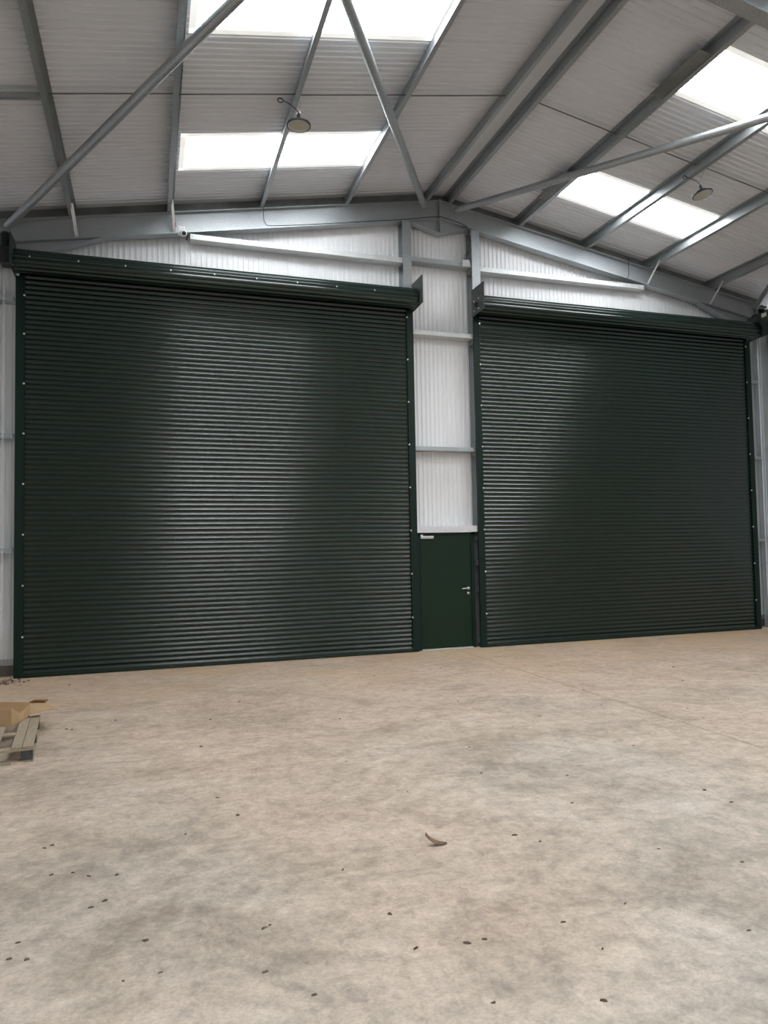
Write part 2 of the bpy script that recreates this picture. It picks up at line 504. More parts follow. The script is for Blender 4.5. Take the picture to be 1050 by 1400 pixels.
# ------------------------------------------------------------------ portal frames
FW, FT, WT, DEP = 0.17, 0.014, 0.010, 0.35
def i_prof(w, d, ft, wt):
    """I section hanging below its top line: (side, up)"""
    return [(-w / 2, 0), (w / 2, 0), (w / 2, -ft), (wt / 2, -ft), (wt / 2, -d + ft), (w / 2, -d + ft), (w / 2, -d), (-w / 2, -d),
            (-w / 2, -d + ft), (-wt / 2, -d + ft), (-wt / 2, -ft), (-w / 2, -ft)]
def rafter_mb(s, y, xe):
    pr = i_prof(FW, DEP, FT, WT)
    mb = MB()
    rings = []
    for x in (0.0, xe):
        rings.append([(s * x, y + a, zraf(x) + b_ / CA) for a, b_ in pr])
    return mb.loft(rings)
def hexbolt(mb, c, ax, r=0.014, h=0.014):
    mb.lathe([(r, 0), (r, h)], c, ax, 6)
def portal(y, label, detail):
    fr = empty('portal_frame', (0, y, 0), label, 'steel frame', 'galvanised portal frames of the hall')
    k = Vector((0, y, 0))
    def loc(mb):
        mb.v = [(a, b_ - y, c_) for a, b_, c_ in mb.v]
        return mb
    for s in (-1, 1):
        loc(rafter_mb(s, y, 7.48)).build('rafter', 'galv', fr)
        # column: I section, web in the frame plane
        xi, xo = 7.20, 7.52
        cb = MB()
        zt = zraf(7.36, -.05)
        xa, xb = sorted((s * xi, s * (xi + FT))); cb.box(xa, xb, y - FW / 2, y + FW / 2, 0.012, zt)
        xa, xb = sorted((s * (xo - FT), s * xo)); cb.box(xa, xb, y - FW / 2, y + FW / 2, 0.012, zt)
        xa, xb = sorted((s * xi, s * xo)); cb.box(xa, xb, y - WT / 2, y + WT / 2, 0.012, zt)
        loc(cb).build('column', 'galv', fr)
        xa, xb = sorted((s * (xi - .04), s * (xo + .04)))
        loc(MB().box(xa, xb, y - .09, y + .09, 0, .015)).build('base_plate', 'galv', fr)
        # eave haunch: triangular web with a bottom flange
        z0 = zraf(5.72, -DEP / CA)
        z1 = 6.12
        tri = [(s * 5.72, z0), (s * xi, zraf(xi, -DEP / CA)), (s * xi, z1)]
        hb = MB().loft([[(a, y - WT / 2, c_) for a, c_ in tri], [(a, y + WT / 2, c_) for a, c_ in tri]])
        hb.loft([[(s * 5.72, y - FW / 2, z0), (s * 5.72, y + FW / 2, z0), (s * 5.72, y + FW / 2, z0 - FT), (s * 5.72, y - FW / 2, z0 - FT)],
                 [(s * xi, y - FW / 2, z1), (s * xi, y + FW / 2, z1), (s * xi, y + FW / 2, z1 - FT), (s * xi, y - FW / 2, z1 - FT)]])
        loc(hb).build('eave_haunch', 'galv', fr)
        # apex haunch
        xa = 0.565 if detail else 0.45
        za = zraf(xa, -DEP / CA); zb = 7.475 if detail else 7.60
        tri = [(s * .012, zraf(.012, -DEP / CA)), (s * xa, za), (s * .012, zb)]
        hb = MB().loft([[(a, y - WT / 2, c_) for a, c_ in tri], [(a, y + WT / 2, c_) for a, c_ in tri]])
        hb.loft([[(s * xa, y - FW / 2, za), (s * xa, y + FW / 2, za), (s * xa, y + FW / 2, za - FT), (s * xa, y - FW / 2, za - FT)],
                 [(s * .012, y - FW / 2, zb), (s * .012, y + FW / 2, zb), (s * .012, y + FW / 2, zb - FT), (s * .012, y - FW / 2, zb - FT)]])
        loc(hb).build('apex_haunch', 'galv', fr)
        ap = MB(); xa, xb = sorted((0.0, s * .013))
        ap.box(xa, xb, y - FW / 2 - .005, y + FW / 2 + .005, 7.46 if detail else 7.57, ZR + .01)
        ap_o = loc(ap).build('apex_plate', 'galv', fr)
        if detail:
            for zz in (7.56, 7.66, 7.80, 7.92, 8.0):
                for dy in (-.055, .055):
                    bb = MB(); hexbolt(bb, (s * .013, y + dy, zz), (s, 0, 0), .013, .016)
                    loc(bb).build('bolt', 'galv', ap_o)
    return fr
gable_frame = portal(YF, 'galvanised portal frame against the gable wall, over both shutters', True)
portal(-5.84, 'galvanised portal frame whose rafter crosses the top right corner', False)
portal(-11.84, 'galvanised portal frame directly above the viewer', False)
portal(-17.84, 'galvanised portal frame behind the viewer', False)
portal(-23.7, 'galvanised portal frame against the far wall behind the viewer', False)

# ------------------------------------------------------------------ purlins (Z sections)
def purlin(s, x, flange_dir, label):
    h, fl, lip, th = PUR - .018, 0.066, 0.02, 0.006
    z = zraf(x)
    d = flange_dir
    # (across, up) in the slope frame, web at 0
    pr = [(0, 0), (d * fl, 0), (d * fl, lip), (d * (fl - th), lip), (d * (fl - th), th), (d * th, th), (d * th, h), (-d * fl, h), (-d * fl, h - lip),
          (-d * (fl - th), h - lip), (-d * (fl - th), h - th), (0, h - th)]
    sl = -s * math.radians(10)
    ca, sa = math.cos(sl), math.sin(sl)
    def pt(a, u, y):
        return (a * ca - u * sa * 1.0, y, a * sa + u * ca)
    root = empty('purlin', (s * x, YW - .02, z + .003), label, 'purlin', 'galvanised roof purlins')
    ya, yb = 0.0, YB + .05 - YW + .02
    # bolts near the rafter / sag rods are small parts
    MB().loft([[pt(a, u, ya) for a, u in pr], [pt(a, u, yb) for a, u in pr]]).build('section', 'galv', root)
    if True:
        yy = -2.93 - (YW - .02)
        bb = MB()
        for dy in (-.05, .05):
            bb2 = MB(); hexbolt(bb2, pt(-d * .001, .10, yy + dy), (-d * ca, 0, -d * sa), .012, .012)
            bb2.build('bolt', 'galv', root)
    return root
nth = {0.21: 'closest to the ridge', 1.66: 'second from the ridge', 3.13: 'third from the ridge', 4.60: 'fourth from the ridge', 6.10: 'fifth from the ridge'}
for s, xsn in ((-1, (0.21, 1.71, 3.19, 4.67, 6.12)), (1, (0.17, 1.60, 3.06, 4.50, 6.03))):
    for x, nm in zip(xsn, nth.values()):
        fd = s                      # bottom flange turned down the slope
        purlin(s, x, fd, 'galvanised purlin on the %s roof slope, %s' % ('left' if s < 0 else 'right', nm))

# sag rods between the purlins, a row parallel to the gable
names = ['ridge and second', 'second and third', 'third and fourth', 'fourth and fifth']
for s, xsn in ((-1, (0.21, 1.71, 3.19, 4.67, 6.12)), (1, (0.17, 1.60, 3.06, 4.50, 6.03))):
    for i in range(4):
        a, b_ = xsn[i], xsn[i + 1]
        o = MB().tube([(s * (a + .005), -2.93, zraf(a, .10)), (s * (b_ - .005), -2.90, zraf(b_, .11))], 0.009, 8).build('sag_rod', 'galv_dull')
        tag(o, 'thin dark sag rod between the %s purlins of the %s slope' % (names[i], 'left' if s < 0 else 'right'), 'rod', 'sag rods between purlins')
    o = MB().beam([(-.03, -.03), (.03, -.03), (.03, .03), (-.03, .03)], (s * 6.13, -2.92, zraf(6.13, .07)), (s * 7.5, -2.92, zraf(7.5, .07))).build('eaves_strut', 'galv')
    tag(o, 'short galvanised strut from the lowest purlin to the %s eaves' % ('left' if s < 0 else 'right'), 'strut', 'eaves struts')

# ------------------------------------------------------------------ roof bracing tubes
def brace(a, b_, label, r=0.057):
    root = empty('bracing_tube', a, label, 'brace', 'diagonal roof bracing tubes')
    A = Vector(a); B = Vector(b_); d = (B - A).normalized()
    loc = lambda p: Vector(p) - A
    MB().tube([loc(A + d * .10), loc(B - d * .10)], r, 20).build('tube', 'galv', root)
    for P, q in ((A, d), (B, -d)):
        w = q.cross(Vector((0, 0, 1))).normalized(); u = w.cross(q)
        mb = MB()
        ring = lambda p, k, h: [loc(p + w * k + u * h), loc(p - w * k + u * h), loc(p - w * k - u * h), loc(p + w * k - u * h)]
        mb.loft([ring(P, .05, .006), ring(P + q * .16, .05, .006)])
        mb.build('end_plate', 'galv', root)
        bb = MB()
        hexbolt(bb, loc(P + q * .05 - u * .006), -u, .015, .016)
        bb.build('bolt', 'galv', root)
    return root
def br_z(x, h=-.16): return zraf(x, h)
brace((-7.06, 0.02, br_z(7.06)), (-3.70, -5.74, br_z(3.70)), 'long galvanised bracing tube crossing the upper left from eaves corner')
brace((-0.30, 0.02, br_z(.30)), (-3.55, -5.74, br_z(3.55)), 'galvanised bracing tube rising leftward from the apex joint')
brace((0.22, 0.02, br_z(.22)), (3.52, -5.74, br_z(3.52)), 'galvanised bracing tube running rightward from the apex joint')
brace((7.08, 0.02, br_z(7.08)), (3.72, -5.74, br_z(3.72)), 'galvanised bracing tube at the right eaves corner above the shutter motor')

# rafter stays
for s, x, nm in ((-1, 6.12, 'above the left end of the left shutter'), (-1, 4.67, 'beside the small white camera'),
                 (1, 4.52, 'at the outer end of the right upper rail'), (1, 6.05, 'above the right end of the right shutter')):
    A = Vector((s * x, -.26, zraf(x, .05))); B = Vector((s * x + (.05 if s < 0 else -.05), YF - .06, zraf(x, -DEP / CA + .03)))
    pr = [(-.022, -.022), (.022, -.022), (.022, -.017), (-.017, -.017), (-.017, .022), (-.022, .022)]
    st = empty('rafter_stay', A, 'short light grey rafter stay %s' % nm, 'stay', 'rafter stays under the purlins')
    MB().beam(pr, (0, 0, 0), B - A, (1, 0, 0)).build('angle_bar', 'zinc', st)
    for P in (Vector((0, 0, 0)), B - A):
        bb = MB(); hexbolt(bb, P + Vector((0, -.024, 0)), (0, -1, 0), .012, .012); bb.build('bolt', 'galv', st)

# ------------------------------------------------------------------ gable posts and rails
def gpost(x, label, cleats):
    w = 0.165
    root = empty('gable_post', (x, YF, 0), label, 'post', 'gable posts either side of the door')
    mb = MB()
    zt = zraf(x, -DEP / CA) - .005
    mb.box(-w / 2, w / 2, -.085, -.073, 0.012, zt)
    mb.box(-w / 2, w / 2, .138, .150, 0.012, zt)
    mb.box(-.005, .005, -.073, .138, 0.012, zt)
    mb.build('section', 'galv', root)
    MB().box(-w / 2 - .02, w / 2 + .02, -.085, .15, 0, .012).build('base_plate', 'galv', root)
    for z in cleats:
        MB().box(-w / 2 + .004, -.005, -.072, .137, z - .05, z + .05).build('cleat', 'galv', root)
    return root
gpost(-.655, 'galvanised gable post left of the door, behind the left shutter guide', (5.55, 6.88))
gpost(.685, 'galvanised gable post right of the door, beside the right shutter guide', (.12, 1.03, 1.5, 1.95, 3.5, 5.55, 6.88))

def rail(x0, x1, z, label, hgt=0.075, y0=0.075, y1=YW - .006, mat='galv'):
    """C section sheeting rail, open at the back underside"""
    th = .004
    pr = [(y0, z), (y1, z), (y1, z - th), (y0 + th, z - th), (y0 + th, z - hgt + th), (y1, z - hgt + th), (y1, z - hgt), (y0, z - hgt)]
    root = empty('sheeting_rail', ((x0 + x1) / 2, y0, z - hgt), label, 'rail', 'galvanised sheeting rails on the gable')
    q = lambda x: [(x - (x0 + x1) / 2, a - y0, b_ - (z - hgt)) for a, b_ in pr]
    MB().loft([q(x0), q(x1)]).build('section', mat, root)
    for xx in (x0 + .04, x1 - .04):
        bb = MB(); hexbolt(bb, (xx - (x0 + x1) / 2, 0, hgt / 2), (0, -1, 0), .010, .008); bb.build('bolt', 'galv', root)
    return root
rail(-4.38, -.74, 6.94, 'long bright rail above the left shutter, under the rafter', .085, mat='galv_bright')
rail(.77, 4.38, 6.94, 'long bright rail above the right shutter, under the rafter', .085, mat='galv_bright')
rail(-.572, .602, 6.985, 'short rail between the posts at shutter roll height, with junction box', .08)
rail(-.572, .602, 5.665, 'bright short rail between the posts just below the shutter rolls', .08, mat='galv_bright')
rail(-.572, .602, 3.58, 'short rail between the posts at mid height', .07)
rail(-7.19, -6.95, 5.69, 'rail stub at the left edge, top of three', .08)
rail(-7.19, -6.95, 3.61, 'rail stub at the left edge, middle of three', .08)
rail(-7.19, -6.95, 1.90, 'rail stub at the left edge, lowest of three', .08)
rail(6.95, 7.19, 5.17, 'rail stub at the right edge, top of three', .06)
rail(6.95, 7.19, 3.57, 'rail stub at the right edge, middle of three', .06)
rail(6.95, 7.19, 1.85, 'rail stub at the right edge, lowest of three', .06)

# ------------------------------------------------------------------ roller shutters
PITCH_S = 0.075
def slat_mesh(L):
    """curved lath: convex towards the hall, hooked over the lath below"""
    mb = MB()
    n = 8
    prof = []
    for k in range(n + 1):
        t = k / n
        z = .008 + t * .064
        y = -.0175 * math.sin(math.pi * (t * .92 + .04)) 
        prof.append((y, z))
    back = [(.006, .075), (.006, .0)]
    hook = [(-.001, .001), (-.006, .003), (-.0065, .007)]
    # smooth convex face
    mb.loft([[(x, a, b_) for a, b_ in prof] for x in (0, L)], closed=False, caps=False, smooth=True)
    rest = [prof[-1]] + back + hook + [prof[0]]
    mb.loft([[(x, a, b_) for a, b_ in rest] for x in (0, L)], closed=False, caps=False)
    outline = prof + back + hook
    for x in (0, L):
        mb.add([(x, a, b_) for a, b_ in outline], [tuple(range(len(outline)))])
    me = mb.mesh('slat')
    me.materials.append(MAT['green'])
    return me

def curtain_slat_mesh(L):
    """the same lath seen from its hollow side: concave face, rolled hook bead along the lower edge"""
    mb = MB()
    n = 9
    prof = []
    for k in range(n + 1):
        t = k / n
        prof.append((.0165 * math.sin(math.pi * (t * .96 + .02)), .0115 + t * .0625))
    bead = [(.001, .0), (-.004, .0015), (-.006, .0055), (-.004, .0095), (.001, .0115)]
    mb.loft([[(x, a, b_) for a, b_ in prof] for x in (0, L)], closed=False, caps=False, smooth=True)
    mb.loft([[(x, a, b_) for a, b_ in bead] for x in (0, L)], closed=False, caps=False, smooth=True)
    rest = [prof[-1], (.003, .075), (.021, .055), (.021, .025), (.006, .0), bead[0]]
    mb.loft([[(x, a, b_) for a, b_ in rest] for x in (0, L)], closed=False, caps=False)
    outline = prof + rest[1:-1] + bead
    for x in (0, L):
        mb.add([(x, a, b_) for a, b_ in outline], [tuple(range(len(outline)))])
    me = mb.mesh('slat')
    me.materials.append(MAT['green'])
    return me

bolt_me = None
def zinc_bolt():
    global bolt_me
    if bolt_me is None:
        mb = MB(); mb.lathe([(.015, 0), (.015, .006), (.010, .011)], (0, 0, 0), (0, -1, 0), 10)
        bolt_me = mb.mesh('bolt'); bolt_me.materials.append(MAT['zinc'])
    return bolt_me

def shutter(xa, xb, label, dz, motor_side):
    """xa..xb outer edges of the guides"""
    W = xb - xa
    root = empty('roller_shutter', (xa, 0, 0), label, 'roller shutter', 'pair of dark green roller shutters')
    GW = 0.122
    # guides: U channels open towards the curtain
    for side in (0, 1):
        gx = lambda u: u if side == 0 else W - u
        pr = [(0, 0), (GW, 0), (GW, .005), (.006, .005), (.006, .040), (GW, .040), (GW, .044), (0, .044)]
        g = MB().loft([[(gx(u), v, z) for u, v in pr] for z in (0, 5.97 + dz)]).build('guide', 'green_frame', root)
        zb = [.595 + .75 * k for k in range(8)]
        if side == 0 and xa < -3:
            zb[-1] = 5.68
        for z in zb:
            b_ = link('bolt', zinc_bolt(), None, g)
            b_.location = (gx(GW - .004), 0, z)
    # curtain
    L = W - 2 * .045
    me = curtain_slat_mesh(L)
    YC = .016
    NS = 81
    zb0 = .052
    for k in range(NS):
        o = link('slat', me, None, root)
        o.location = (.045, YC, zb0 + k * PITCH_S)
    # bottom bar with a weather strip
    bar = MB()
    pr = [(YC - .010, .052), (YC + .006, .052), (YC + .006, .012), (YC - .045, .012), (YC - .045, .018), (YC - .010, .022)]
    bar.loft([[(x, a, c_) for a, c_ in pr] for x in (.045, W - .045)])
    bo = bar.build('bottom_bar', 'green', root)
    MB().box(.05, W - .05, YC - .028, YC + .004, 0.0, .012).build('weather_strip', 'rubber', bo)
    # coil of laths round the barrel
    zc, yc, R = 6.125 + dz, -.175, .165
    MB().lathe([(R - .02, 0), (R - .02, W - .05)], (.025, yc, zc), (1, 0, 0), 28).build('barrel', 'green', root)
    ncoil = 14
    me2 = slat_mesh(W - .03)
    for k in range(ncoil):
        th = 2 * math.pi * k / ncoil + math.radians(10)
        # lath tangent to the drum; outward normal (y,z)=(-cos th, sin th)
        o = link('coil_slat', me2, None, root)
        tang = Vector((0, math.sin(th), math.cos(th)))       # direction along lath height
        outn = Vector((0, -math.cos(th), math.sin(th)))
        c0 = Vector((.015, yc, zc)) + outn * (R - .008) - tang * (PITCH_S / 2)
        M = Matrix(((1, 0, 0, c0.x), (0, -outn.y, tang.y, c0.y), (0, -outn.z, tang.z, c0.z), (0, 0, 0, 1)))
        o.matrix_local = M
        if k == 0 and xa < -3:
            for q in range(int(W / .66)):
                b_ = link('fixing_bolt', zinc_bolt(), None, o)
                b_.location = (.22 + q * .66, -.013, .03)
                b_.scale = (.75, .75, .75)
    # end plates with shaft, bolts and slot
    for side in (0, 1):
        x = .0 if side == 0 else W
        sg = 1 if side == 0 else -1
        x0, x1 = sorted((x - sg * .012, x - sg * .002))
        yA, yB_, z0, z1 = .04, -.47, 5.955 + dz, 6.455 + dz
        pl = MB()
        poly = [(yA, z0), (yA - .06, z0), (yB_, z0 + .02), (yB_, z1), (yA, z1)]
        pl.loft([[(x0, a, c_) for a, c_ in poly], [(x1, a, c_) for a, c_ in poly]])
        po = pl.build('end_plate', 'plate', root)
        for face in (-1, 1):
            xf = x1 if face > 0 else x0
            MB().lathe([(.05, 0), (.05, .02), (.03, .03), (.03, .06)], (xf, yc, zc), (face, 0, 0), 18).build('shaft_hub', 'black', po)
            for yy, zz in ((yc - .09, zc + .09), (yc + .09, zc + .09), (yc - .09, zc - .09), (yc + .09, zc - .09)):
                bb = MB(); hexbolt(bb, (xf, yy, zz), (face, 0, 0), .013, .012); bb.build('bolt', 'zinc', po)
    # top cover strip of the hood seen as the upper edge
    # drive: gearbox and motor outside the outer plate, with its hand chain
    sg = -1 if motor_side == 0 else 1
    x = 0 if motor_side == 0 else W
    def bx(u0, u1, y0, y1, z0, z1):
        a, c_ = sorted((x + sg * u0, x + sg * u1))
        return MB().box(a, c_, y0, y1, z0 + dz, z1 + dz)
    bevel(bx(.02, .16, -.36, -.12, 6.02, 6.27).build('gearbox', 'black', root), .01, 2)
    c_ = Vector((x + sg * .10, -.24, 6.27 + dz))
    MB().lathe([(.07, 0), (.075, .02), (.075, .20), (.05, .24)], c_, (0, 0, 1), 20).build('motor', 'black', root)
    bevel(bx(.05, .15, -.20, -.02, 6.30, 6.50).build('control_box', 'black', root), .008, 2)
    if motor_side == 1:
        st = MB(); xf = W - .0
        st.box(x - .003, x - .0015, -.455, -.33, 6.36, 6.44)
        tag(st.build('sticker', 'label', root), 'small white sticker on the end plate')
    # hand chain: two hanging runs of links
    ch = MB()
    xc = x + sg * .145
    for run, yy in ((0, -.12), (1, -.05)):
        zt, zbm = 6.1, .55
        n = int((zt - zbm) / .034)
        for k in range(n):
            z = zt - k * .034
            if k % 2:
                ch.box(xc - .006, xc + .006, yy - .0025, yy + .0025, z - .022, z + .003)
            else:
                ch.box(xc - .0025, xc + .0025, yy - .006, yy + .006, z - .022, z + .003)
    co = ch.build('hand_chain', 'zinc', root)
    co['kind'] = 'stuff'
    return root
shutter(-6.909, -.585, 'large dark green roller shutter left of the door, with glossy highlight', 0.0, 0)
shutter(.585, 6.909, 'dark green roller shutter right of the door', 0.0, 1)

# ------------------------------------------------------------------ personnel door
door = empty('door_1', (0, .12, 0), 'dark green steel personnel door between the two roller shutters', None, None, 'structure')
dx0, dx1, zt = -.545, .515, 2.055
leaf = MB().box(dx0 + .045, dx1 - .05, -.015, .03, .02, zt - .035).build('leaf', 'green_door', door)
bevel(leaf, .004)
MB().box(dx0 - .02, dx0 + .04, -.03, .09, 0, zt).build('jamb', 'green_frame', door)
MB().box(dx1 - .045, dx1 + .02, -.03, .09, 0, zt).build('jamb', 'green_frame', door)
MB().box(dx0 - .02, dx1 + .02, -.03, .09, zt - .04, zt).build('head', 'green_frame', door)
MB().box(dx0 + .04, dx1 - .045, -.06, .06, 0, .016).build('threshold', 'sill', door)
hd = MB()
hd.lathe([(.026, 0), (.026, .010)], (.405, -.015, 1.055), (0, -1, 0), 18)
hd.tube([(.405, -.02, 1.055), (.405, -.06, 1.055)], .009, 10)
hd.tube([(.41, -.06, 1.055), (.35, -.062, 1.056), (.27, -.058, 1.05)], .010, 10)
tag(hd.build('handle', 'chrome', door), 'brushed steel lever handle')
MB().lathe([(.026, 0), (.026, .010), (.012, .012), (.012, .02)], (.405, -.015, .965), (0, -1, 0), 18).build('lock_cylinder', 'chrome', door)
cl = MB().box(-.50, -.255, -.06, -.015, 1.945, 1.995).build('door_closer', 'chrome', door)
bevel(cl, .008, 2)
MB().box(-.50, -.46, -.055, -.02, 1.995, 2.02).build('closer_arm', 'chrome', door)
for z in (.25, 1.05, 1.8):
    MB().lathe([(.009, 0), (.009, .10)], (dx0 + .043, -.03, z), (0, 0, 1), 10).build('hinge', 'green_frame', door)
# dark strips added to stop light leaking between door frame and posts
for xa, xb in ((-.72, -.56), (.53, .72)):
    MB().box(xa, xb, .085, .10, 0.0, 2.12).build('leak_stop_strip', 'galv_dull', door)
# lintel over the door
lt = MB().box(-.583, .598, .045, .055, 2.062, 2.17)
lt.box(-.583, .598, .055, YW - .006, 2.160, 2.17)
lt.box(-.583, .598, .055, YW - .006, 2.062, 2.072)
lo = lt.build('door_lintel', 'zinc')
tag(lo, 'bright galvanised channel lintel directly over the green door', 'lintel')

# ------------------------------------------------------------------ junction box, cables, camera
jb = empty('junction_box', (.47, .06, 6.95), 'small grey junction box on the short rail beside the right post', 'junction box')
bevel(MB().box(-.07, .07, -.045, .013, -.07, .065).build('body', 'grey_plastic', jb), .006, 2)
MB().box(-.062, .062, -.052, -.045, -.062, .057).build('lid', 'grey_plastic', jb)
for dx in (-.02, .02):
    MB().lathe([(.013, 0), (.013, .03)], (dx, -.02, .065), (0, 0, 1), 10).build('cable_gland', 'rubber', jb)

def smooth_path(pts, n=6):
    out = []
    P = [Vector(p) for p in pts]
    for i in range(len(P) - 1):
        p0, p1, p2, p3 = P[max(i - 1, 0)], P[i], P[i + 1], P[min(i + 2, len(P) - 1)]
        for k in range(n):
            t = k / n
            out.append(0.5 * ((2 * p1) + (p2 - p0) * t + (2 * p0 - 5 * p1 + 4 * p2 - p3) * t * t + (3 * p1 - p0 - 3 * p2 + p3) * t ** 3))
    out.append(P[-1])
    return out
yk = YF - FW / 2 - .012
def zb(x, d=.02): return zraf(x, -DEP / CA + d)
def cable(pts, r, label):
    o = MB().tube(smooth_path(pts), r, 8).build('cable', 'rubber')
    return tag(o, label, 'cable')
cable([(-3.19, yk, zraf(3.19, .02)), (-3.20, yk - .01, zraf(3.2, -.15)), (-3.17, yk - .01, zraf(3.17, -.28)), (-3.05, yk, zb(3.05, .03)), (-2.4, yk, zb(2.4)), (-1.4, yk, zb(1.4)),
       (-.7, yk, zb(.7)), (-.1, yk - .005, 7.745), (.1, yk - .005, 7.74), (.45, yk, zb(.45)), (.545, yk - .005, 7.56), (.565, yk - .01, 7.35), (.56, yk - .01, 7.18), (.50, yk, 7.09), (.49, .04, 7.035)],
      .006, 'black cable along the left rafter foot and over the apex to the junction box')
cable([(.45, .04, 7.035), (.46, yk, 7.10), (.535, yk - .012, 7.21), (.545, yk - .014, 7.38), (.535, yk - .012, 7.55)], .005, 'short black cable rising from the junction box beside the post')
cable([(4.0, yk, zb(3.5, .33)), (3.99, yk - .01, zb(4.0, .15)), (3.96, yk - .01, zb(3.96, .0)), (3.90, yk, zb(3.9, -.03))], .005, 'thin cable dropping over the right rafter')

camo = empty('security_camera', (-4.50, -0.015, 6.925), 'small white camera with dark round lens at the end of the left upper rail', 'camera')
bevel(MB().box(-.075, .035, -.04, .05, -.05, .075).build('mounting_box', 'white_plastic', camo), .012, 2)
MB().lathe([(.052, 0), (.055, .02), (.055, .055), (.040, .075)], (-.005, -.03, -.035), (.25, -.85, -.45), 20).build('housing', 'white_plastic', camo)
MB().lathe([(.034, 0), (.034, .006), (.024, .010)], Vector((-.005, -.03, -.035)) + Vector((.25, -.85, -.45)).normalized() * .072, (.25, -.85, -.45), 18).build('lens', 'dark_glass', camo)
MB().tube(smooth_path([(.03, .0, -.03), (.06, -.02, -.06), (.07, .0, -.10), (.05, .03, -.12)]), .009, 8).build('tail_cable', 'rubber', camo)
cable([(-4.60, .0, 6.99), (-4.62, -.02, 7.1), (-4.645, -.05, 7.25), (-4.66, -.1, 7.38)], .006, 'thin dark cable climbing the stay from the white camera')

# ------------------------------------------------------------------ high bay lamps
def lamp(loc, px, label, tilt):
    """hangs from the purlin at px by a hook and chain"""
    root = empty('high_bay_lamp', loc, label, 'lamp', 'round high bay lamps under the roof')
    root.rotation_euler = tilt
    R = .152
    MB().lathe([(.03, .075), (.055, .07), (.065, .035), (R - .03, .015), (R, .008), (R, -.012), (R - .010, -.012)], (0, 0, 0), (0, 0, 1), 32).build('housing', 'black', root)
    ho = MB()
    ho.lathe([(R - .010, -.010), (R - .02, -.016), (.06, -.020), (.02, -.020)], (0, 0, 0), (0, 0, 1), 32)
    ho.build('diffuser', 'lens_glass', root)
    MB().lathe([(.05, -.0205), (.05, -.0215)], (0, 0, 0), (0, 0, 1), 16).build('led_board', 'led_board', root)
    for k in range(24):
        a = 2 * math.pi * k / 24
        f_ = MB()
        w = Vector((-math.sin(a), math.cos(a), 0)) * .003; d = Vector((math.cos(a), math.sin(a), 0))
        q = [d * .06 - w, d * .125 - w, d * .125 + w, d * .06 + w]
        f_.loft([[p + Vector((0, 0, .012)) for p in q], [d * .06 - w + Vector((0, 0, .06)), d * .07 - w + Vector((0, 0, .06)), d * .07 + w + Vector((0, 0, .06)), d * .06 + w + Vector((0, 0, .06))]])
        f_.build('fin', 'black', root)
    MB().lathe([(.022, .07), (.022, .125), (.015, .145)], (0, 0, 0), (0, 0, 1), 14).build('neck', 'black', root)
    hk = MB(); hk.tube([(.022 * math.cos(t), 0, .165 + .022 * math.sin(t)) for t in [i * math.pi / 6 - math.pi / 2 for i in range(12)]], .005, 8)
    hk.build('hook', 'chrome', root)
    top = Vector(px) - Vector(loc)
    MB().tube([(0, 0, .185), top], .004, 6).build('hanging_wire', 'galv', root)
    # supply lead with its coiled spare
    off = Vector((-.19, .02, .30))
    pts = [(.02, 0, .14), (-.03, -.01, .19), (-.10, 0, .25), off]
    for i in range(15):
        t = i * math.pi / 5
        pts.append(off + Vector((-.035 + .035 * math.cos(t), .01 * i / 15, .028 * math.sin(t))))
    MB().tube(smooth_path(pts, 3), .006, 7).build('supply_lead', 'rubber', root)
    return root
lamp((-3.215, -3.02, 7.155), (-3.17, -2.95, 7.52), 'round high bay lamp hanging above the left shutter by a skylight', (0, 0, 0))
lamp((3.13, -2.93, 7.18), (3.10, -3.2, 7.53), 'round high bay lamp hanging under the right roof slope', (math.radians(-7), math.radians(-9), 0))

# ------------------------------------------------------------------ pallet and cardboard
FR = Vector((-5.99, -4.70, 0)); BR = Vector((-6.10, -3.43, 0))
ang = math.atan2(BR.y - FR.y, BR.x - FR.x) - math.pi / 2
pal = empty('pallet', FR, 'weathered wooden pallet at the left edge with cardboard lying on it', 'pallet')
pal.rotation_euler = (0, 0, ang)
PL, PWD = 1.275, 1.0
def bd(name, x0, x1, y0, y1, z0, z1, mat='timber'):
    o = MB().box(x0, x1, y0, y1, z0, z1).build(name, mat, pal)
    return bevel(o, .003)
tops = [(-.085, 0), (-.175, -.09), (-.385, -.285), (-.585, -.485), (-.785, -.685), (-.905, -.81), (-1.0, -.915)]
for x0, x1 in tops:
    j = random.uniform(-.008, .008)
    o = bd('top_board', x0, x1, 0 + j, PL + j, .124, .144)
    for yy in (.05, PL / 2, PL - .05):
        for dx in (.022, .062):
            nb = MB(); nb.lathe([(.005, 0), (.005, .002)], (x0 + dx, yy + random.uniform(-.015, .015), .1435), (0, 0, 1), 7); nb.build('nail', 'crumb', o)
for yy in (.0, PL / 2 - .05, PL - .10):
    bd('bearer_board', -1.0, 0, yy + .004, yy + .10, .102, .124)
for xx in (-.10, -.55, -1.0):
    for yy in (.004, PL / 2 - .05, PL - .10):
        front = xx == -.10
        bd('block', xx + .004, xx + .096, yy, yy + .098, .020, .102, 'block' if front else 'timber')
for xx in (-.10, -.55, -1.0):
    bd('bottom_board', xx, xx + .10, .01, PL - .01, 0.0, .020)
bd('bottom_board', -.99, -.11, -.0, .09, 0.0, .018)

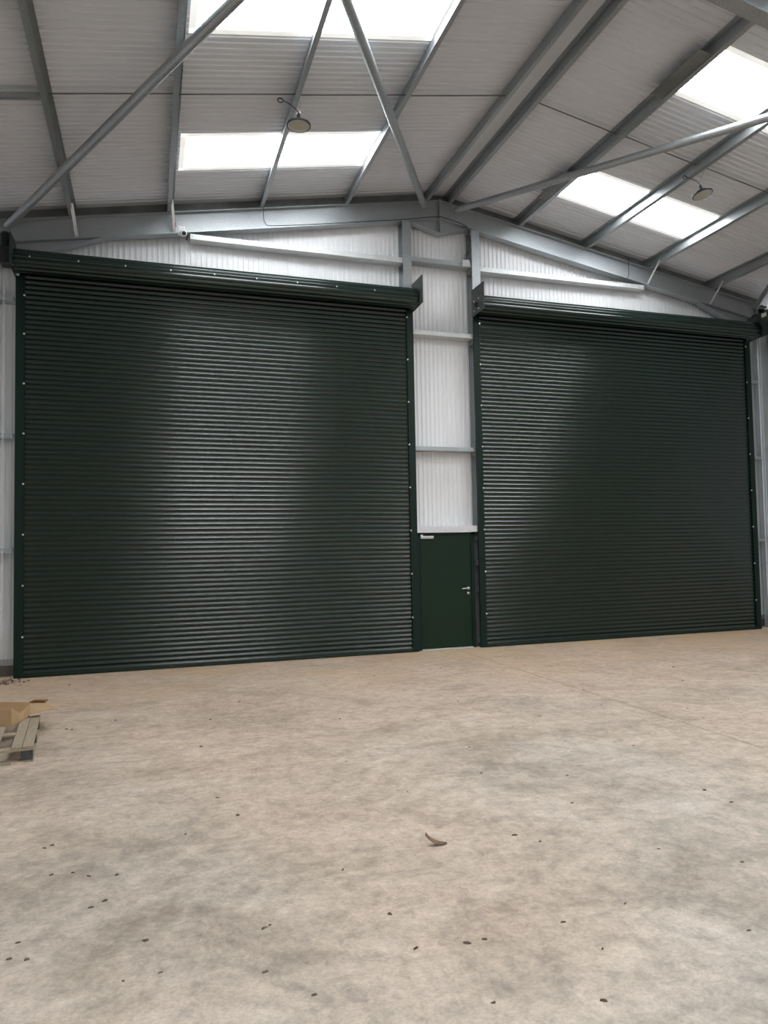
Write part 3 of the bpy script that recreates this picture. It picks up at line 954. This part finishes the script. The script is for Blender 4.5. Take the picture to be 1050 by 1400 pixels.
def sheet(mb, q, th=.005, bow=None):
    """cardboard panel of four corners with thickness"""
    q = [Vector(p) for p in q]
    n = (q[1] - q[0]).cross(q[3] - q[0]).normalized() * th
    return mb.loft([q, [p + n for p in q]])
bxo = empty('cardboard_box', (-6.30, -3.86, .144), 'open collapsed brown cardboard box lying on the pallet', 'box')
O = Vector((-6.30, -3.86, .144))
A = Vector((0, 0, .002)); Bv = Vector((.103, .38, .002)); Cv = Vector((-.40, .11, .002)); D = Cv + (Bv - A)
up_ = Vector((0, -.01, .178))
mb = MB(); sheet(mb, [A, Cv, Cv + up_, A + up_]); mb.build('front_panel', 'card', bxo)
mb = MB()
mid = A + (Bv - A) * .45
sheet(mb, [A, A + up_, mid + Vector((.0, 0, .085)), mid])
sheet(mb, [mid, mid + Vector((0, 0, .085)), Bv + Vector((.012, -.03, .125)), Bv])
mb.build('side_panel', 'card', bxo)
mb = MB(); sheet(mb, [Bv, D, D + Vector((0, .02, .16)), Bv + Vector((0, .02, .14))]); mb.build('back_panel', 'card', bxo)
mb = MB(); sheet(mb, [Cv, D, D + Vector((-.02, 0, .17)), Cv + Vector((-.02, 0, .17))]); mb.build('side_panel', 'card', bxo)
mb = MB(); sheet(mb, [A, Bv, D, Cv], .004); mb.build('base_panel', 'card', bxo)
mb = MB(); sheet(mb, [A + up_ + Vector((0, .005, 0)), Cv + up_ + Vector((0, .005, 0)), Cv + up_ + Vector((.05, .13, -.05)), A + up_ + Vector((.02, .14, -.075))]); mb.build('flap', 'card', bxo)
# loose flattened carton hanging over the far end of the pallet
fl = empty('cardboard_sheet', (-6.15, -3.36, .15), 'flattened brown cardboard sheet drooping off the far corner of the pallet', 'cardboard')
def rel(p): return Vector(p) - Vector(fl.location)
mb = MB()
grid = []
for j in range(5):
    row = []
    for i in range(8):
        u, v = i / 7, j / 4
        a = Vector((-6.22, -3.52, .158)).lerp(Vector((-5.92, -3.56, .205)), u)
        b_ = Vector((-6.36, -3.06, .195)).lerp(Vector((-6.10, -3.05, .19)), u)
        p = a.lerp(b_, v)
        p.z += .02 * math.sin(u * 3.0) * (1 - .3 * v)
        row.append(p)
    grid.append(row)
vs = [rel(p) for r in grid for p in r] + [rel(p) + Vector((0, 0, .005)) for r in grid for p in r]
fs = []
W8 = 8
for j in range(4):
    for i in range(7):
        a = j * W8 + i
        fs += [(a, a + 1, a + 1 + W8, a + W8)]
        fs += [(a + 40, a + 40 + W8, a + 41 + W8, a + 41)]
for i in range(7):
    fs += [(i, i + 40, i + 41, i + 1), (32 + i, 33 + i, 73 + i, 72 + i)]
for j in range(4):
    a = j * W8
    fs += [(a, a + W8, a + W8 + 40, a + 40), (a + 7, a + 47, a + 47 + W8, a + 7 + W8)]
mb.add(vs, fs)
mb.build('panel', 'card', fl)
mb = MB(); sheet(mb, [rel((-6.30, -3.06, .20)), rel((-6.10, -3.05, .20)), rel((-6.06, -3.12, .245)), rel((-6.20, -3.13, .255))]); mb.build('flap', 'card', fl)
# splinter under the near corner
sp = MB()
sp.loft([[(0, -.02, 0), (.0, .02, 0), (0, .012, .016), (0, -.012, .016)], [(.07, -.026, 0), (.07, .02, 0), (.07, .012, .022), (.07, -.015, .022)], [(.15, -.004, 0), (.15, .006, 0), (.15, .004, .006), (.15, -.002, .006)]])
so = sp.build('wood_splinter', 'bark'); so.location = (-6.16, -4.745, 0); so.rotation_euler = (0, 0, -.05)
tag(so, 'pale wood splinter on the floor by the dark pallet block', 'splinter')

# ------------------------------------------------------------------ leaf and crumbs on the floor
lf = MB()
N = 9
L1, L2 = [], []
for i in range(N):
    t = i / (N - 1)
    ctr = Vector((-.055 + .17 * t, .03 * (1 - t) ** 2 - .015, .004 + .075 * (1 - t) ** 3))
    w = .030 * math.sin(math.pi * (.08 + .87 * t)) + .002
    L1.append([ctr + Vector((-.01 * (1 - t), -w, .004)), ctr + Vector((0, w, .018 * (1 - t) + .006)), ctr + Vector((.001, w, .018 * (1 - t) + .009)), ctr + Vector((-.01 * (1 - t) + .001, -w, .007))])
lf.loft(L1)
lo_ = lf.build('leaf', 'leaf'); lo_.location = (-3.38, -7.56, 0); lo_.scale = (.75, .75, .75)
tag(lo_, 'curled brown dry leaf lying alone mid floor', 'leaf')

crumbs = [(-4.57, -4.76, 1), (-4.46, -5.59, .7), (-4.55, -6.22, 1), (-4.45, -6.63, 1.4), (-4.8, -6.84, .7), (-5.64, -6.76, .9), (-5.6, -6.73, 1.1), (-5.35, -7.27, 1), (-5.2, -7.31, 1.2),
          (-5.24, -7.61, 1.2), (-5.31, -7.66, .9), (-5.55, -7.18, 1), (-5.44, -7.19, .7), (-5.55, -8.07, 1.2), (-5.62, -8.04, 1), (-5.61, -7.9, .8), (-5.04, -8.09, 1.3), (-4.5, -8.17, 1.1), (-4.47, -8.15, .9),
          (-4.38, -8.76, 1), (-4.55, -8.53, .9), (-5.13, -8.39, .7), (-4.98, -8.38, .7), (-3.43, -5.7, .8), (-3.98, -7.69, .9), (-2.28, -5.7, .8), (-2.2, -7.24, 1), (-2.85, -7.6, 1.2), (-2.75, -7.74, 1.1),
          (-1.16, -7.36, 1.1), (-1.17, -7.62, 1), (-1.83, -8.39, .9), (-2.15, -8.08, .7), (-3.89, -8.25, 1.3), (-3.87, -8.58, 1.1), (-3.64, -8.62, 1.2), (-3.55, -8.62, 1.1), (-3.13, -8.61, .9), (-3.09, -8.87, .8),
          (-3.3, -9.19, 1.2), (-2.36, -8.97, .8), (-3.72, -9.05, .9), (-2.74, -8.56, .8), (-6.07, -.9, 1.6), (-5.37, -3.34, 1), (-5.84, -3.55, 1), (-5.78, -3.6, 1.1), (-1.1, -4.9, .9), (-.2, -4.7, .9), (.4, -5.6, 1), (.55, -5.2, .8),
          (1.6, -3.9, 1), (2.2, -3.0, 1.2), (-2.0, -1.9, 1.1), (-.9, -1.7, 1), (-4.0, -2.9, .9), (-4.4, -3.7, 1), (-3.1, -4.2, .9), (-1.6, -3.9, 1), (-.9, -6.2, .9), (-1.9, -6.7, .8), (-3.2, -6.6, .7), (-2.5, -6.4, .8), (.1, -3.9, 1), (1.3, -5.0, .8)]
crumb_meshes = []
for q in range(5):
    rr = random.Random(q)
    mb = MB(); n = 7
    top = [(.026 * rr.uniform(.35, 1.3) * math.cos(2 * math.pi * k / n), .010 * rr.uniform(.35, 1.3) * math.sin(2 * math.pi * k / n), 0) for k in range(n)]
    midr = [(x * .8, y * .8, .006 * rr.uniform(.6, 1.4)) for x, y, z in top]
    hi = [(x * .3, y * .3, .009 * rr.uniform(.8, 1.3)) for x, y, z in top]
    mb.loft([top, midr, hi])
    me = mb.mesh('soil_crumb'); me.materials.append(MAT['crumb']); crumb_meshes.append(me)
for i, (x, y, sz) in enumerate(crumbs):
    o = link('soil_crumb', crumb_meshes[i % 5])
    o.location = (x, y, 0)
    o.rotation_euler = (0, 0, random.uniform(-.7, .7))
    o.scale = (sz * .62, sz * .62, sz * .8)
    tag(o, 'tiny dark dried soil crumb scattered on the concrete floor', 'crumb', 'soil crumbs scattered on the floor')
# heap of swept grit in the left corner
gr = MB()
rr = random.Random(3)
for k in range(160):
    x, y = -7.05 + rr.gauss(0, .16), -.30 + rr.gauss(0, .16)
    if y > .1: continue
    s_ = rr.uniform(.006, .02)
    p = [Vector((x + s_ * rr.uniform(.6, 1.2) * math.cos(a), y + s_ * rr.uniform(.6, 1.2) * math.sin(a), 0)) for a in (0, 1.3, 2.6, 3.8, 5.1)]
    gr.loft([p, [q.lerp(Vector((x, y, 0)), .45) + Vector((0, 0, s_ * .8)) for q in p]])
go = gr.build('grit_heap', 'crumb')
tag(go, 'scatter of dark swept grit at the foot of the left guide', 'grit', None, 'stuff')
